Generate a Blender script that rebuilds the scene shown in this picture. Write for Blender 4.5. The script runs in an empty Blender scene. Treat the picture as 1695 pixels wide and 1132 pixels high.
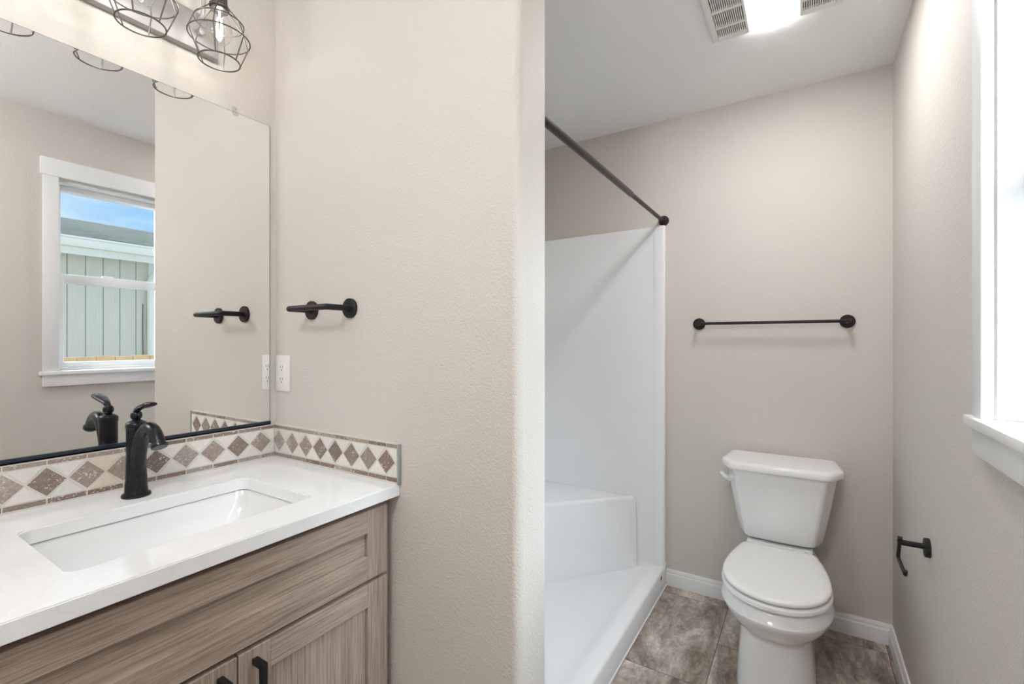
import bpy, bmesh, math, random
from math import pi, sin, cos, radians, sqrt
from mathutils import Vector, Matrix

random.seed(7)
S = bpy.context.scene
COL = S.collection

# ------------------------------------------------------------------ camera
FPX = 772.0
cam = bpy.data.cameras.new('camera')
cam_o = bpy.data.objects.new('camera', cam)
COL.objects.link(cam_o)
cam.sensor_fit = 'HORIZONTAL'
cam.sensor_width = 36.0
cam.lens = FPX / 1695 * 36
cam.shift_y = -0.9 / 1695
cam.clip_start = 0.02
cam_o.location = (0, 0, 1.275)
cam_o.rotation_euler = (radians(90), 0, radians(32.21))
S.camera = cam_o

# ------------------------------------------------------------------ exposure
vs = S.view_settings
vs.view_transform = 'Standard'
vs.look = 'None'
vs.exposure = 0.17
vs.gamma = 1.0
vs.use_curve_mapping = False

BULB_W = 0.53          # each vanity bulb
FAN_E = 47          # luminous ceiling panel
SUN_E = 15           # hazy, very soft daylight
SKY_E = 1.0
FILL_E = 42          # fill globe added behind the camera to lift the room's brightness

# ------------------------------------------------------------------ world
w = bpy.data.worlds.new('world')
S.world = w
w.use_nodes = True
nt = w.node_tree
nt.nodes.clear()
def WN(t, **k):
    n = nt.nodes.new(t)
    for a, b in k.items():
        setattr(n, a, b)
    return n
tc = WN('ShaderNodeTexCoord')
sep = WN('ShaderNodeSeparateXYZ')
nt.links.new(tc.outputs['Generated'], sep.inputs[0])
grad = WN('ShaderNodeValToRGB')
ge = grad.color_ramp.elements
ge[0].position = 0.0; ge[0].color = (0.55, 0.80, 1.0, 1)
ge[1].position = 0.75; ge[1].color = (2.0, 2.25, 2.5, 1)      # bright thin cloud overhead
k_ = ge.new(0.24); k_.color = (0.26, 0.58, 1.0, 1)
k_ = ge.new(0.40); k_.color = (0.17, 0.47, 0.95, 1)
nt.links.new(sep.outputs['Z'], grad.inputs[0])
mp = WN('ShaderNodeMapping')
mp.inputs['Scale'].default_value = (2.2, 2.2, 6.0)
mp.inputs['Location'].default_value = (0.35, 0.1, 0.2)
nt.links.new(tc.outputs['Generated'], mp.inputs[0])
cn = WN('ShaderNodeTexNoise')
cn.inputs['Scale'].default_value = 1.6
cn.inputs['Detail'].default_value = 7
cn.inputs['Roughness'].default_value = 0.55
nt.links.new(mp.outputs[0], cn.inputs['Vector'])
cr = WN('ShaderNodeValToRGB')
cr.color_ramp.elements[0].position = 0.36
cr.color_ramp.elements[0].color = (0, 0, 0, 1)
cr.color_ramp.elements[1].position = 0.60
cr.color_ramp.elements[1].color = (1, 1, 1, 1)
nt.links.new(cn.outputs['Fac'], cr.inputs[0])
mx = WN('ShaderNodeMix', data_type='RGBA')
nt.links.new(cr.outputs[0], mx.inputs[0])
nt.links.new(grad.outputs[0], mx.inputs[6])
mx.inputs[7].default_value = (0.80, 0.93, 1.03, 1)
bg = WN('ShaderNodeBackground')
bg.inputs[1].default_value = SKY_E
nt.links.new(mx.outputs[2], bg.inputs[0])
wo = WN('ShaderNodeOutputWorld')
nt.links.new(bg.outputs[0], wo.inputs[0])

# ------------------------------------------------------------------ sun
SUN_AZ, SUN_EL = radians(-16), radians(39)
sun = bpy.data.lights.new('hazy_sun', 'SUN')
sun.energy = SUN_E
sun.angle = radians(56)
sun.color = (0.78, 0.89, 1.0)
sun_o = bpy.data.objects.new('hazy_sun', sun)
COL.objects.link(sun_o)
sun_o.rotation_euler = Vector((-cos(SUN_EL) * cos(SUN_AZ), -cos(SUN_EL) * sin(SUN_AZ), -sin(SUN_EL))).to_track_quat('-Z', 'Y').to_euler()
sun_o.location = (6, 1, 6)

# ================================================================== materials
def mat(name):
    m = bpy.data.materials.new(name)
    m.use_nodes = True
    n = m.node_tree.nodes
    b = n['Principled BSDF']
    return m, m.node_tree, b

def simple(name, col, rough=0.5, metal=0.0, spec=0.5, coat=0.0, vary=0.0, vscale=20):
    m, t, b = mat(name)
    b.inputs['Roughness'].default_value = rough
    b.inputs['Metallic'].default_value = metal
    b.inputs['Specular IOR Level'].default_value = spec
    b.inputs['Coat Weight'].default_value = coat
    b.inputs['Coat Roughness'].default_value = 0.05
    tcn = t.nodes.new('ShaderNodeTexCoord')
    nz = t.nodes.new('ShaderNodeTexNoise')
    nz.inputs['Scale'].default_value = vscale
    nz.inputs['Detail'].default_value = 3
    t.links.new(tcn.outputs['Object'], nz.inputs['Vector'])
    mr = t.nodes.new('ShaderNodeMapRange')
    mr.inputs[3].default_value = 1 - vary
    mr.inputs[4].default_value = 1 + vary
    t.links.new(nz.outputs['Fac'], mr.inputs[0])
    mixn = t.nodes.new('ShaderNodeVectorMath')
    mixn.operation = 'SCALE'
    mixn.inputs[0].default_value = col[:3]
    t.links.new(mr.outputs[0], mixn.inputs['Scale'])
    t.links.new(mixn.outputs[0], b.inputs['Base Color'])
    return m

def paint(name, col, bump=0.35, scale=150, rough=0.55):
    m, t, b = mat(name)
    b.inputs['Roughness'].default_value = rough
    b.inputs['Specular IOR Level'].default_value = 0.3
    b.inputs['Base Color'].default_value = (*col, 1)
    tcn = t.nodes.new('ShaderNodeTexCoord')
    nz = t.nodes.new('ShaderNodeTexNoise')
    nz.inputs['Scale'].default_value = scale
    nz.inputs['Detail'].default_value = 2.5
    nz.inputs['Roughness'].default_value = 0.5
    nz.inputs['Distortion'].default_value = 0.6
    t.links.new(tcn.outputs['Object'], nz.inputs['Vector'])
    rp = t.nodes.new('ShaderNodeValToRGB')
    rp.color_ramp.elements[0].position = 0.38
    rp.color_ramp.elements[1].position = 0.66
    t.links.new(nz.outputs['Fac'], rp.inputs[0])
    bp = t.nodes.new('ShaderNodeBump')
    bp.inputs['Strength'].default_value = bump
    bp.inputs['Distance'].default_value = 0.0012
    t.links.new(rp.outputs[0], bp.inputs['Height'])
    t.links.new(bp.outputs[0], b.inputs['Normal'])
    return m

def wood(name, axis):
    """grey-brown oak laminate; the grain runs along the given axis"""
    m, t, b = mat(name)
    b.inputs['Roughness'].default_value = 0.5
    b.inputs['Specular IOR Level'].default_value = 0.35
    tcn = t.nodes.new('ShaderNodeTexCoord')
    def stretched(lo, hi):
        mpn = t.nodes.new('ShaderNodeMapping')
        sc = [hi, hi, hi]
        sc['XYZ'.index(axis)] = lo
        mpn.inputs['Scale'].default_value = sc
        t.links.new(tcn.outputs['Object'], mpn.inputs[0])
        return mpn
    def noise(src, detail, rough):
        n = t.nodes.new('ShaderNodeTexNoise')
        n.inputs['Scale'].default_value = 1
        n.inputs['Detail'].default_value = detail
        n.inputs['Roughness'].default_value = rough
        n.inputs['Distortion'].default_value = 0.25
        t.links.new(src.outputs[0], n.inputs['Vector'])
        return n
    broad = noise(stretched(1.6, 34), 3, 0.5)
    fine = noise(stretched(7, 330), 4, 0.65)
    r1 = t.nodes.new('ShaderNodeValToRGB')
    e = r1.color_ramp.elements
    e[0].position = 0.25; e[0].color = (0.34, 0.265, 0.215, 1)
    e[1].position = 0.75; e[1].color = (0.455, 0.37, 0.31, 1)
    t.links.new(broad.outputs['Fac'], r1.inputs[0])
    r2 = t.nodes.new('ShaderNodeValToRGB')
    e = r2.color_ramp.elements
    e[0].position = 0.36; e[0].color = (0.64, 0.61, 0.59, 1)
    e[1].position = 0.56; e[1].color = (1.10, 1.10, 1.10, 1)
    t.links.new(fine.outputs['Fac'], r2.inputs[0])
    mu = t.nodes.new('ShaderNodeMix')
    mu.data_type = 'RGBA'; mu.blend_type = 'MULTIPLY'
    mu.inputs[0].default_value = 1
    t.links.new(r1.outputs[0], mu.inputs[6])
    t.links.new(r2.outputs[0], mu.inputs[7])
    t.links.new(mu.outputs[2], b.inputs['Base Color'])
    bp = t.nodes.new('ShaderNodeBump')
    bp.inputs['Strength'].default_value = 0.25
    bp.inputs['Distance'].default_value = 0.0006
    t.links.new(fine.outputs['Fac'], bp.inputs['Height'])
    t.links.new(bp.outputs[0], b.inputs['Normal'])
    return m

def quartz(name):
    m, t, b = mat(name)
    b.inputs['Roughness'].default_value = 0.12
    tcn = t.nodes.new('ShaderNodeTexCoord')
    nz = t.nodes.new('ShaderNodeTexNoise')
    nz.inputs['Scale'].default_value = 9
    nz.inputs['Detail'].default_value = 6
    nz.inputs['Distortion'].default_value = 1.4
    t.links.new(tcn.outputs['Object'], nz.inputs['Vector'])
    rp = t.nodes.new('ShaderNodeValToRGB')
    e = rp.color_ramp.elements
    e[0].position = 0.482; e[0].color = (0.92, 0.93, 0.94, 1)
    e[1].position = 0.515; e[1].color = (0.92, 0.93, 0.94, 1)
    k = e.new(0.498); k.color = (0.885, 0.89, 0.895, 1)
    t.links.new(nz.outputs['Fac'], rp.inputs[0])
    t.links.new(rp.outputs[0], b.inputs['Base Color'])
    return m

def stone(name, pits):
    """tumbled travertine; the tone of each tile comes from its colour attribute"""
    m, t, b = mat(name)
    b.inputs['Roughness'].default_value = 0.6
    at = t.nodes.new('ShaderNodeVertexColor')
    at.layer_name = 'tone'
    tcn = t.nodes.new('ShaderNodeTexCoord')
    nz = t.nodes.new('ShaderNodeTexNoise')
    nz.inputs['Scale'].default_value = 130
    nz.inputs['Detail'].default_value = 5
    nz.inputs['Roughness'].default_value = 0.65
    t.links.new(tcn.outputs['Object'], nz.inputs['Vector'])
    mr = t.nodes.new('ShaderNodeMapRange')
    mr.inputs[1].default_value = 0.3; mr.inputs[2].default_value = 0.7
    mr.inputs[3].default_value = 0.78 if pits else 0.93
    mr.inputs[4].default_value = 1.2 if pits else 1.05
    t.links.new(nz.outputs['Fac'], mr.inputs[0])
    sc = t.nodes.new('ShaderNodeVectorMath'); sc.operation = 'SCALE'
    t.links.new(at.outputs['Color'], sc.inputs[0])
    t.links.new(mr.outputs[0], sc.inputs['Scale'])
    if pits:
        n2 = t.nodes.new('ShaderNodeTexNoise')
        n2.inputs['Scale'].default_value = 210
        n2.inputs['Detail'].default_value = 2
        n2.inputs['Distortion'].default_value = 0.8
        t.links.new(tcn.outputs['Object'], n2.inputs['Vector'])
        n3 = t.nodes.new('ShaderNodeTexNoise')
        n3.inputs['Scale'].default_value = 28
        t.links.new(tcn.outputs['Object'], n3.inputs['Vector'])
        ad = t.nodes.new('ShaderNodeMath'); ad.operation = 'MULTIPLY_ADD'
        t.links.new(n3.outputs['Fac'], ad.inputs[0]); ad.inputs[1].default_value = 0.45
        t.links.new(n2.outputs['Fac'], ad.inputs[2])
        rp = t.nodes.new('ShaderNodeValToRGB')
        rp.color_ramp.elements[0].position = 0.86
        rp.color_ramp.elements[1].position = 0.90
        t.links.new(ad.outputs[0], rp.inputs[0])
        mu = t.nodes.new('ShaderNodeMix'); mu.data_type = 'RGBA'
        t.links.new(rp.outputs[0], mu.inputs[0])
        t.links.new(sc.outputs[0], mu.inputs[6])
        mu.inputs[7].default_value = (0.68, 0.62, 0.54, 1)
        t.links.new(mu.outputs[2], b.inputs['Base Color'])
    else:
        t.links.new(sc.outputs[0], b.inputs['Base Color'])
    bp = t.nodes.new('ShaderNodeBump')
    bp.inputs['Strength'].default_value = 0.3
    bp.inputs['Distance'].default_value = 0.001
    t.links.new(nz.outputs['Fac'], bp.inputs['Height'])
    t.links.new(bp.outputs[0], b.inputs['Normal'])
    return m

def floor_tile(name):
    m, t, b = mat(name)
    b.inputs['Roughness'].default_value = 0.32
    N = t.nodes.new; L = t.links.new
    def M(op, a, c=None, d=None):
        n = N('ShaderNodeMath'); n.operation = op
        for i, v in enumerate((a, c, d)):
            if v is None: continue
            if isinstance(v, (int, float)): n.inputs[i].default_value = v
            else: L(v, n.inputs[i])
        return n.outputs[0]
    tcn = N('ShaderNodeTexCoord')
    sp = N('ShaderNodeSeparateXYZ'); L(tcn.outputs['Object'], sp.inputs[0])
    W_, L_ = 0.30, 0.602
    u = M('DIVIDE', M('ADD', sp.outputs['X'], 0.3146), W_)
    col = M('FLOOR', u)
    odd = M('FLOORED_MODULO', col, 2.0)
    # odd columns (left of the joint) break at y = 2.428, even ones half a tile lower
    v = M('DIVIDE', M('SUBTRACT', M('SUBTRACT', sp.outputs['Y'], 2.428), M('MULTIPLY', M('SUBTRACT', 1.0, odd), 0.301)), L_)
    row = M('FLOOR', v)
    fu = M('FRACT', u); fv = M('FRACT', v)
    du = M('MULTIPLY', M('MINIMUM', fu, M('SUBTRACT', 1.0, fu)), W_)
    dv = M('MULTIPLY', M('MINIMUM', fv, M('SUBTRACT', 1.0, fv)), L_)
    dist = M('MINIMUM', du, dv)
    grout = M('LESS_THAN', dist, 0.0013)
    cmb = N('ShaderNodeCombineXYZ')
    L(M('MULTIPLY', col, 3.71), cmb.inputs[0]); L(M('MULTIPLY', row, 5.13), cmb.inputs[1])
    add = N('ShaderNodeVectorMath'); add.operation = 'ADD'
    L(tcn.outputs['Object'], add.inputs[0]); L(cmb.outputs[0], add.inputs[1])
    mpn = N('ShaderNodeMapping'); mpn.inputs['Scale'].default_value = (5.6, 2.1, 4)
    mpn.inputs['Rotation'].default_value = (0, 0, 0.35)
    L(add.outputs[0], mpn.inputs[0])
    n1 = N('ShaderNodeTexNoise'); n1.inputs['Scale'].default_value = 1.15
    n1.inputs['Detail'].default_value = 12; n1.inputs['Roughness'].default_value = 0.70
    n1.inputs['Distortion'].default_value = 0.8
    L(mpn.outputs[0], n1.inputs['Vector'])
    rp = N('ShaderNodeValToRGB')
    e = rp.color_ramp.elements
    e[0].position = 0.385; e[0].color = (0.120, 0.089, 0.070, 1)
    e[1].position = 0.625; e[1].color = (0.74, 0.68, 0.62, 1)
    k = e.new(0.455); k.color = (0.26, 0.205, 0.165, 1)
    k = e.new(0.53); k.color = (0.43, 0.365, 0.315, 1)
    n3 = N('ShaderNodeTexNoise'); n3.inputs['Scale'].default_value = 5.5
    n3.inputs['Detail'].default_value = 10; n3.inputs['Roughness'].default_value = 0.74; n3.inputs['Distortion'].default_value = 0.9
    L(mpn.outputs[0], n3.inputs['Vector'])
    mixf = M('ADD', M('MULTIPLY', n1.outputs['Fac'], 0.78), M('MULTIPLY', n3.outputs['Fac'], 0.22))
    L(mixf, rp.inputs[0])
    n2 = N('ShaderNodeTexNoise'); n2.inputs['Scale'].default_value = 60
    n2.inputs['Detail'].default_value = 4
    L(add.outputs[0], n2.inputs['Vector'])
    mr = N('ShaderNodeMapRange'); mr.inputs[1].default_value = .3; mr.inputs[2].default_value = .7
    mr.inputs[3].default_value = 0.82; mr.inputs[4].default_value = 1.15
    L(n2.outputs['Fac'], mr.inputs[0])
    sc = N('ShaderNodeVectorMath'); sc.operation = 'SCALE'
    L(rp.outputs[0], sc.inputs[0]); L(mr.outputs[0], sc.inputs['Scale'])
    mu = N('ShaderNodeMix'); mu.data_type = 'RGBA'
    L(grout, mu.inputs[0]); L(sc.outputs[0], mu.inputs[6])
    mu.inputs[7].default_value = (0.055, 0.04, 0.03, 1)
    L(mu.outputs[2], b.inputs['Base Color'])
    bp = N('ShaderNodeBump'); bp.inputs['Strength'].default_value = 0.2; bp.inputs['Distance'].default_value = 0.001
    L(n1.outputs['Fac'], bp.inputs['Height']); L(bp.outputs[0], b.inputs['Normal'])
    return m

def emit(name, col, e):
    m = bpy.data.materials.new(name); m.use_nodes = True
    t = m.node_tree; t.nodes.clear()
    em = t.nodes.new('ShaderNodeEmission')
    em.inputs[0].default_value = (*col, 1); em.inputs[1].default_value = e
    o = t.nodes.new('ShaderNodeOutputMaterial'); t.links.new(em.outputs[0], o.inputs[0])
    return m

def thin_glass(name, tint=(1, 1, 1), refl=1.0):
    m = bpy.data.materials.new(name); m.use_nodes = True
    t = m.node_tree; t.nodes.clear()
    tr = t.nodes.new('ShaderNodeBsdfTransparent'); tr.inputs[0].default_value = (*tint, 1)
    gl = t.nodes.new('ShaderNodeBsdfGlossy'); gl.inputs['Roughness'].default_value = 0.02
    lw = t.nodes.new('ShaderNodeLayerWeight'); lw.inputs[0].default_value = 0.5
    pw = t.nodes.new('ShaderNodeMath'); pw.operation = 'POWER'; pw.inputs[1].default_value = 4.0
    t.links.new(lw.outputs['Facing'], pw.inputs[0])
    ml = t.nodes.new('ShaderNodeMath'); ml.operation = 'MULTIPLY_ADD'; ml.inputs[1].default_value = 0.75 * refl; ml.inputs[2].default_value = 0.035 * refl
    ml.use_clamp = True
    t.links.new(pw.outputs[0], ml.inputs[0])
    ms = t.nodes.new('ShaderNodeMixShader')
    t.links.new(ml.outputs[0], ms.inputs[0]); t.links.new(tr.outputs[0], ms.inputs[1]); t.links.new(gl.outputs[0], ms.inputs[2])
    o = t.nodes.new('ShaderNodeOutputMaterial'); t.links.new(ms.outputs[0], o.inputs[0])
    return m

def mirror_mat(name):
    m, t, b = mat(name)
    b.inputs['Base Color'].default_value = (0.93, 0.935, 0.925, 1)
    b.inputs['Metallic'].default_value = 1
    b.inputs['Roughness'].default_value = 0.0
    return m

def siding(name):
    m, t, b = mat(name)
    b.inputs['Roughness'].default_value = 0.75
    tcn = t.nodes.new('ShaderNodeTexCoord')
    mpn = t.nodes.new('ShaderNodeMapping'); mpn.inputs['Scale'].default_value = (90, 90, 4)
    t.links.new(tcn.outputs['Object'], mpn.inputs[0])
    nz = t.nodes.new('ShaderNodeTexNoise'); nz.inputs['Scale'].default_value = 1; nz.inputs['Detail'].default_value = 4
    t.links.new(mpn.outputs[0], nz.inputs['Vector'])
    rp = t.nodes.new('ShaderNodeValToRGB')
    e = rp.color_ramp.elements
    e[0].position = .3; e[0].color = (0.56, 0.56, 0.50, 1)
    e[1].position = .7; e[1].color = (0.63, 0.62, 0.56, 1)
    t.links.new(nz.outputs['Fac'], rp.inputs[0]); t.links.new(rp.outputs[0], b.inputs['Base Color'])
    return m

def shingles(name):
    m, t, b = mat(name)
    b.inputs['Roughness'].default_value = 1.0
    b.inputs['Specular IOR Level'].default_value = 0.0
    tcn = t.nodes.new('ShaderNodeTexCoord')
    br = t.nodes.new('ShaderNodeTexBrick')
    mpn = t.nodes.new('ShaderNodeMapping'); mpn.inputs['Rotation'].default_value = (0, 0, pi / 2)
    t.links.new(tcn.outputs['Object'], mpn.inputs[0]); t.links.new(mpn.outputs[0], br.inputs['Vector'])
    br.inputs['Scale'].default_value = 1
    br.inputs['Brick Width'].default_value = 0.3; br.inputs['Row Height'].default_value = 0.14
    br.inputs['Mortar Size'].default_value = 0.006
    br.inputs['Color1'].default_value = (0.095, 0.102, 0.09, 1); br.inputs['Color2'].default_value = (0.125, 0.132, 0.117, 1)
    br.inputs['Mortar'].default_value = (0.08, 0.085, 0.08, 1)
    nz = t.nodes.new('ShaderNodeTexNoise'); nz.inputs['Scale'].default_value = 40
    t.links.new(tcn.outputs['Object'], nz.inputs['Vector'])
    mu = t.nodes.new('ShaderNodeMix'); mu.data_type = 'RGBA'; mu.blend_type = 'OVERLAY'; mu.inputs[0].default_value = .5
    t.links.new(br.outputs[0], mu.inputs[6]); t.links.new(nz.outputs['Color'], mu.inputs[7])
    t.links.new(mu.outputs[2], b.inputs['Base Color'])
    return m

WALL = paint('greige_wall_paint', (0.67, 0.630, 0.580), 0.5, 170)
CEIL = paint('ceiling_paint', (0.91, 0.91, 0.91), 0.3, 170)
TRIM = simple('white_trim_paint', (0.85, 0.855, 0.86), 0.35, vary=0.01)
PORC = simple('white_porcelain', (0.89, 0.89, 0.89), 0.08, vary=0.005, vscale=3)
SEATW = simple('white_toilet_seat_plastic', (0.89, 0.89, 0.885), 0.22, vary=0.005, vscale=3)
ACRY = simple('white_shower_acrylic', (0.90, 0.905, 0.915), 0.13, vary=0.008, vscale=3)
BLACK = simple('matte_black_metal', (0.0105, 0.0105, 0.011), 0.48, spec=0.35, vary=0.15)
RAIL = simple('black_channel_sky_tint', (0.012, 0.019, 0.033), 0.3, vary=0.05)  # black rail; its blue is the window sky's reflection put into the colour
BRONZE = simple('dark_bronze_metal', (0.018, 0.020, 0.025), 0.26, metal=0.5, vary=0.15)
ROD = simple('oil_rubbed_rod_metal', (0.030, 0.027, 0.024), 0.38, metal=0.4, vary=0.1)
NICKEL = simple('brushed_nickel', (0.42, 0.41, 0.40), 0.6, metal=0.6, vary=0.05, vscale=60)
CAGE = simple('cage_wire_metal', (0.115, 0.102, 0.088), 0.4, metal=0.4, vary=0.1)
SOCKET = simple('socket_metal', (0.13, 0.115, 0.10), 0.35, metal=0.8, vary=0.1)
CHROME = simple('brushed_chrome', (0.62, 0.64, 0.66), 0.25, metal=0.95, vary=0.03)
EDGE = simple('grey_metal_tile_edge', (0.42, 0.44, 0.45), 0.4, metal=0.6, vary=0.1, vscale=90)
PLASTIC = simple('white_plastic', (0.84, 0.84, 0.825), 0.3, vary=0.01)
SLOT = simple('dark_slot', (0.05, 0.05, 0.05), 0.7, vary=0.05)
FANDARK = simple('fan_dark_interior', (0.05, 0.04, 0.035), 0.8, vary=0.1)
GRILLE = simple('white_grille_plastic', (0.80, 0.79, 0.77), 0.35, vary=0.01)
WOODH = wood('grey_oak_grain_along', 'Y')
WOODV = wood('grey_oak_grain_upright', 'Z')
QUARTZ = quartz('white_quartz')
STONED = stone('brown_travertine', True)
STONEL = stone('cream_travertine', False)
GROUT = simple('pale_grout', (0.70, 0.665, 0.61), 0.8, vary=0.05, vscale=80)
FLOORM = floor_tile('brown_marbled_floor_tile')
MIRROR = mirror_mat('mirror_silver')
MIRBACK = simple('mirror_edge', (0.16, 0.17, 0.17), 0.3, vary=0.05)
GLASS = thin_glass('window_pane_glass', (0.97, 0.985, 0.98), 0.6)
BULBG = thin_glass('bulb_glass', (0.985, 0.985, 0.98), 1.3)
CLIPM = thin_glass('clear_plastic_clip', (0.96, 0.955, 0.945), 1.6)
FIL = emit('glowing_filament', (1.0, 0.95, 0.86), 25)
PANEL = emit('luminous_fan_panel', (1.0, 0.99, 0.975), FAN_E)
SIDING = siding('pale_green_siding')
GROOVE = simple('siding_groove', (0.22, 0.27, 0.26), 0.8, vary=0.05)
GUTTER = simple('pale_green_gutter', (0.70, 0.72, 0.665), 0.4, vary=0.02)
SHING = shingles('grey_green_shingles')
FENCEW = simple('raw_cedar_board', (0.44, 0.29, 0.16), 0.7, vary=0.25, vscale=18)
GROUNDM = simple('bare_ground', (0.50, 0.49, 0.46), 0.9, vary=0.25, vscale=6)
SEAL = simple('grey_seal', (0.16, 0.155, 0.15), 0.7, vary=0.05)
CAULK = simple('white_caulk', (0.82, 0.82, 0.82), 0.4, vary=0.01)

# ================================================================== mesh helpers
class MB:
    """collects shapes; build() links them as ONE mesh object"""
    def __init__(self):
        self.bm = bmesh.new()
        self.tone = self.bm.loops.layers.float_color.new('tone')
    def box(self, a, b, bevel=0.0, seg=2, mi=0):
        bm = bmesh.new()
        x0, y0, z0 = [min(p, q) for p, q in zip(a, b)]
        x1, y1, z1 = [max(p, q) for p, q in zip(a, b)]
        v = [bm.verts.new(p) for p in ((x0,y0,z0),(x1,y0,z0),(x1,y1,z0),(x0,y1,z0),(x0,y0,z1),(x1,y0,z1),(x1,y1,z1),(x0,y1,z1))]
        for f in ((0,3,2,1),(4,5,6,7),(0,1,5,4),(1,2,6,5),(2,3,7,6),(3,0,4,7)):
            bm.faces.new([v[i] for i in f])
        if bevel > 0:
            bmesh.ops.bevel(bm, geom=list(bm.edges), offset=bevel, segments=seg, affect='EDGES', profile=0.5)
        self._merge(bm, mi)
        return self
    def _merge(self, bm, mi=0, tone=None):
        bmesh.ops.recalc_face_normals(bm, faces=list(bm.faces))
        m = {}
        for v in bm.verts:
            m[v] = self.bm.verts.new(v.co)
        for f in bm.faces:
            try:
                nf = self.bm.faces.new([m[v] for v in f.verts])
            except ValueError:
                continue
            nf.material_index = mi
            if tone:
                for l in nf.loops: l[self.tone] = (*tone, 1)
        bm.free()
    def prism(self, pts, d, bevel=0.0, mi=0, tone=None):
        """pts: planar polygon of 3D points; d: extrusion vector"""
        bm = bmesh.new()
        d = Vector(d)
        a = [bm.verts.new(Vector(p)) for p in pts]
        b = [bm.verts.new(Vector(p) + d) for p in pts]
        bm.faces.new(a); top = bm.faces.new(list(reversed(b)))
        n = len(a)
        for i in range(n):
            bm.faces.new((a[i], b[i], b[(i + 1) % n], a[(i + 1) % n]))
        bmesh.ops.recalc_face_normals(bm, faces=list(bm.faces))
        if bevel > 0:
            bmesh.ops.bevel(bm, geom=list(top.edges), offset=bevel, segments=1, affect='EDGES')
        self._merge(bm, mi, tone)
        return self
    def lathe(self, prof, origin=(0, 0, 0), axis='Z', n=32, mi=0):
        """prof: (r, h) pairs along the axis; closed with caps when r > 0 at the ends"""
        bm = bmesh.new()
        O_ = Vector(origin)
        def P(r, h, t):
            c, s = r * cos(t), r * sin(t)
            if axis == 'Z': return O_ + Vector((c, s, h))
            if axis == 'Y': return O_ + Vector((c, h, s))
            return O_ + Vector((h, c, s))
        rings = []
        for r, h in prof:
            if r < 1e-7: rings.append([bm.verts.new(P(0, h, 0))])
            else: rings.append([bm.verts.new(P(r, h, 2 * pi * i / n)) for i in range(n)])
        for A, B in zip(rings, rings[1:]):
            for i in range(n):
                j = (i + 1) % n
                if len(A) == 1 and len(B) == 1: continue
                if len(A) == 1: bm.faces.new((A[0], B[i], B[j]))
                elif len(B) == 1: bm.faces.new((A[i], A[j], B[0]))
                else: bm.faces.new((A[i], A[j], B[j], B[i]))
        if len(rings[0]) > 1: bm.faces.new(rings[0])
        if len(rings[-1]) > 1: bm.faces.new(rings[-1])
        self._merge(bm, mi)
        return self
    def tube(self, pts, r, n=16, closed=False, cap=True, mi=0, flat=None):
        """r: radius or list; flat: (sx, sy) scale of the section in the (side, up) frame"""
        bm = bmesh.new()
        P = [Vector(p) for p in pts]
        k = len(P)
        R = r if isinstance(r, (list, tuple)) else [r] * k
        T = []
        for i in range(k):
            if closed: t = (P[(i + 1) % k] - P[i - 1])
            elif i == 0: t = P[1] - P[0]
            elif i == k - 1: t = P[-1] - P[-2]
            else: t = (P[i + 1] - P[i]).normalized() + (P[i] - P[i - 1]).normalized()
            T.append(t.normalized())
        ref = Vector((0, 0, 1)) if abs(T[0].z) < 0.9 else Vector((1, 0, 0))
        u = T[0].cross(ref).normalized()
        rings = []
        for i in range(k):
            u = (u - T[i] * u.dot(T[i])).normalized()
            v = T[i].cross(u)
            # keep the section's size through sharp corners
            st = 1.0
            if 0 < i < k - 1 and not closed:
                c = (P[i] - P[i - 1]).normalized().dot((P[i + 1] - P[i]).normalized())
                st = 1 / max(0.5, sqrt((1 + c) / 2))
            bis = None
            ring = []
            if st > 1.01:
                a_ = ((P[i + 1] - P[i]).normalized() - (P[i] - P[i - 1]).normalized())
                bis = a_.normalized() if a_.length > 1e-6 else None
            fx = flat[i] if flat else (1, 1)
            for j in range(n):
                q = u * (cos(2 * pi * j / n) * R[i] * fx[0]) + v * (sin(2 * pi * j / n) * R[i] * fx[1])
                if bis is not None: q += bis * (q.dot(bis) * (st - 1))
                ring.append(bm.verts.new(P[i] + q))
            rings.append(ring)
        m = k if closed else k - 1
        for i in range(m):
            A, B = rings[i], rings[(i + 1) % k]
            for j in range(n):
                bm.faces.new((A[j], A[(j + 1) % n], B[(j + 1) % n], B[j]))
        if cap and not closed:
            bm.faces.new(rings[0]); bm.faces.new(rings[-1])
        self._merge(bm, mi)
        return self
    def loft(self, sections, cap0=True, cap1=True, mi=0):
        bm = bmesh.new()
        rings = [[bm.verts.new(Vector(p)) for p in s] for s in sections]
        n = len(rings[0])
        for A, B in zip(rings, rings[1:]):
            for j in range(n):
                bm.faces.new((A[j], A[(j + 1) % n], B[(j + 1) % n], B[j]))
        if cap0: bm.faces.new(rings[0])
        if cap1: bm.faces.new(rings[-1])
        self._merge(bm, mi)
        return self
    def build(self, name, mats, parent=None, smooth=35):
        me = bpy.data.meshes.new(name)
        if smooth:
            for f in self.bm.faces: f.smooth = True
        self.bm.to_mesh(me); self.bm.free()
        if smooth: me.set_sharp_from_angle(angle=radians(smooth))
        for m in (mats if isinstance(mats, (list, tuple)) else [mats]): me.materials.append(m)
        o = bpy.data.objects.new(name, me)
        COL.objects.link(o)
        if parent is not None:
            base = world_loc(parent)
            me.transform(Matrix.Translation(-base))
            o.parent = parent
        return o

def world_loc(o):
    v = Vector(o.location)
    while o.parent is not None:
        o = o.parent
        v += Vector(o.location)
    return v

def tag(o, label=None, cat=None, group=None, kind=None):
    if label: o['label'] = label
    if cat: o['category'] = cat
    if group: o['group'] = group
    if kind: o['kind'] = kind
    return o

def thing(name, loc, label, cat, group=None, kind=None):
    o = bpy.data.objects.new(name, None)
    o.empty_display_size = 0.05
    COL.objects.link(o)
    o.location = loc
    return tag(o, label, cat, group, kind)

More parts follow.
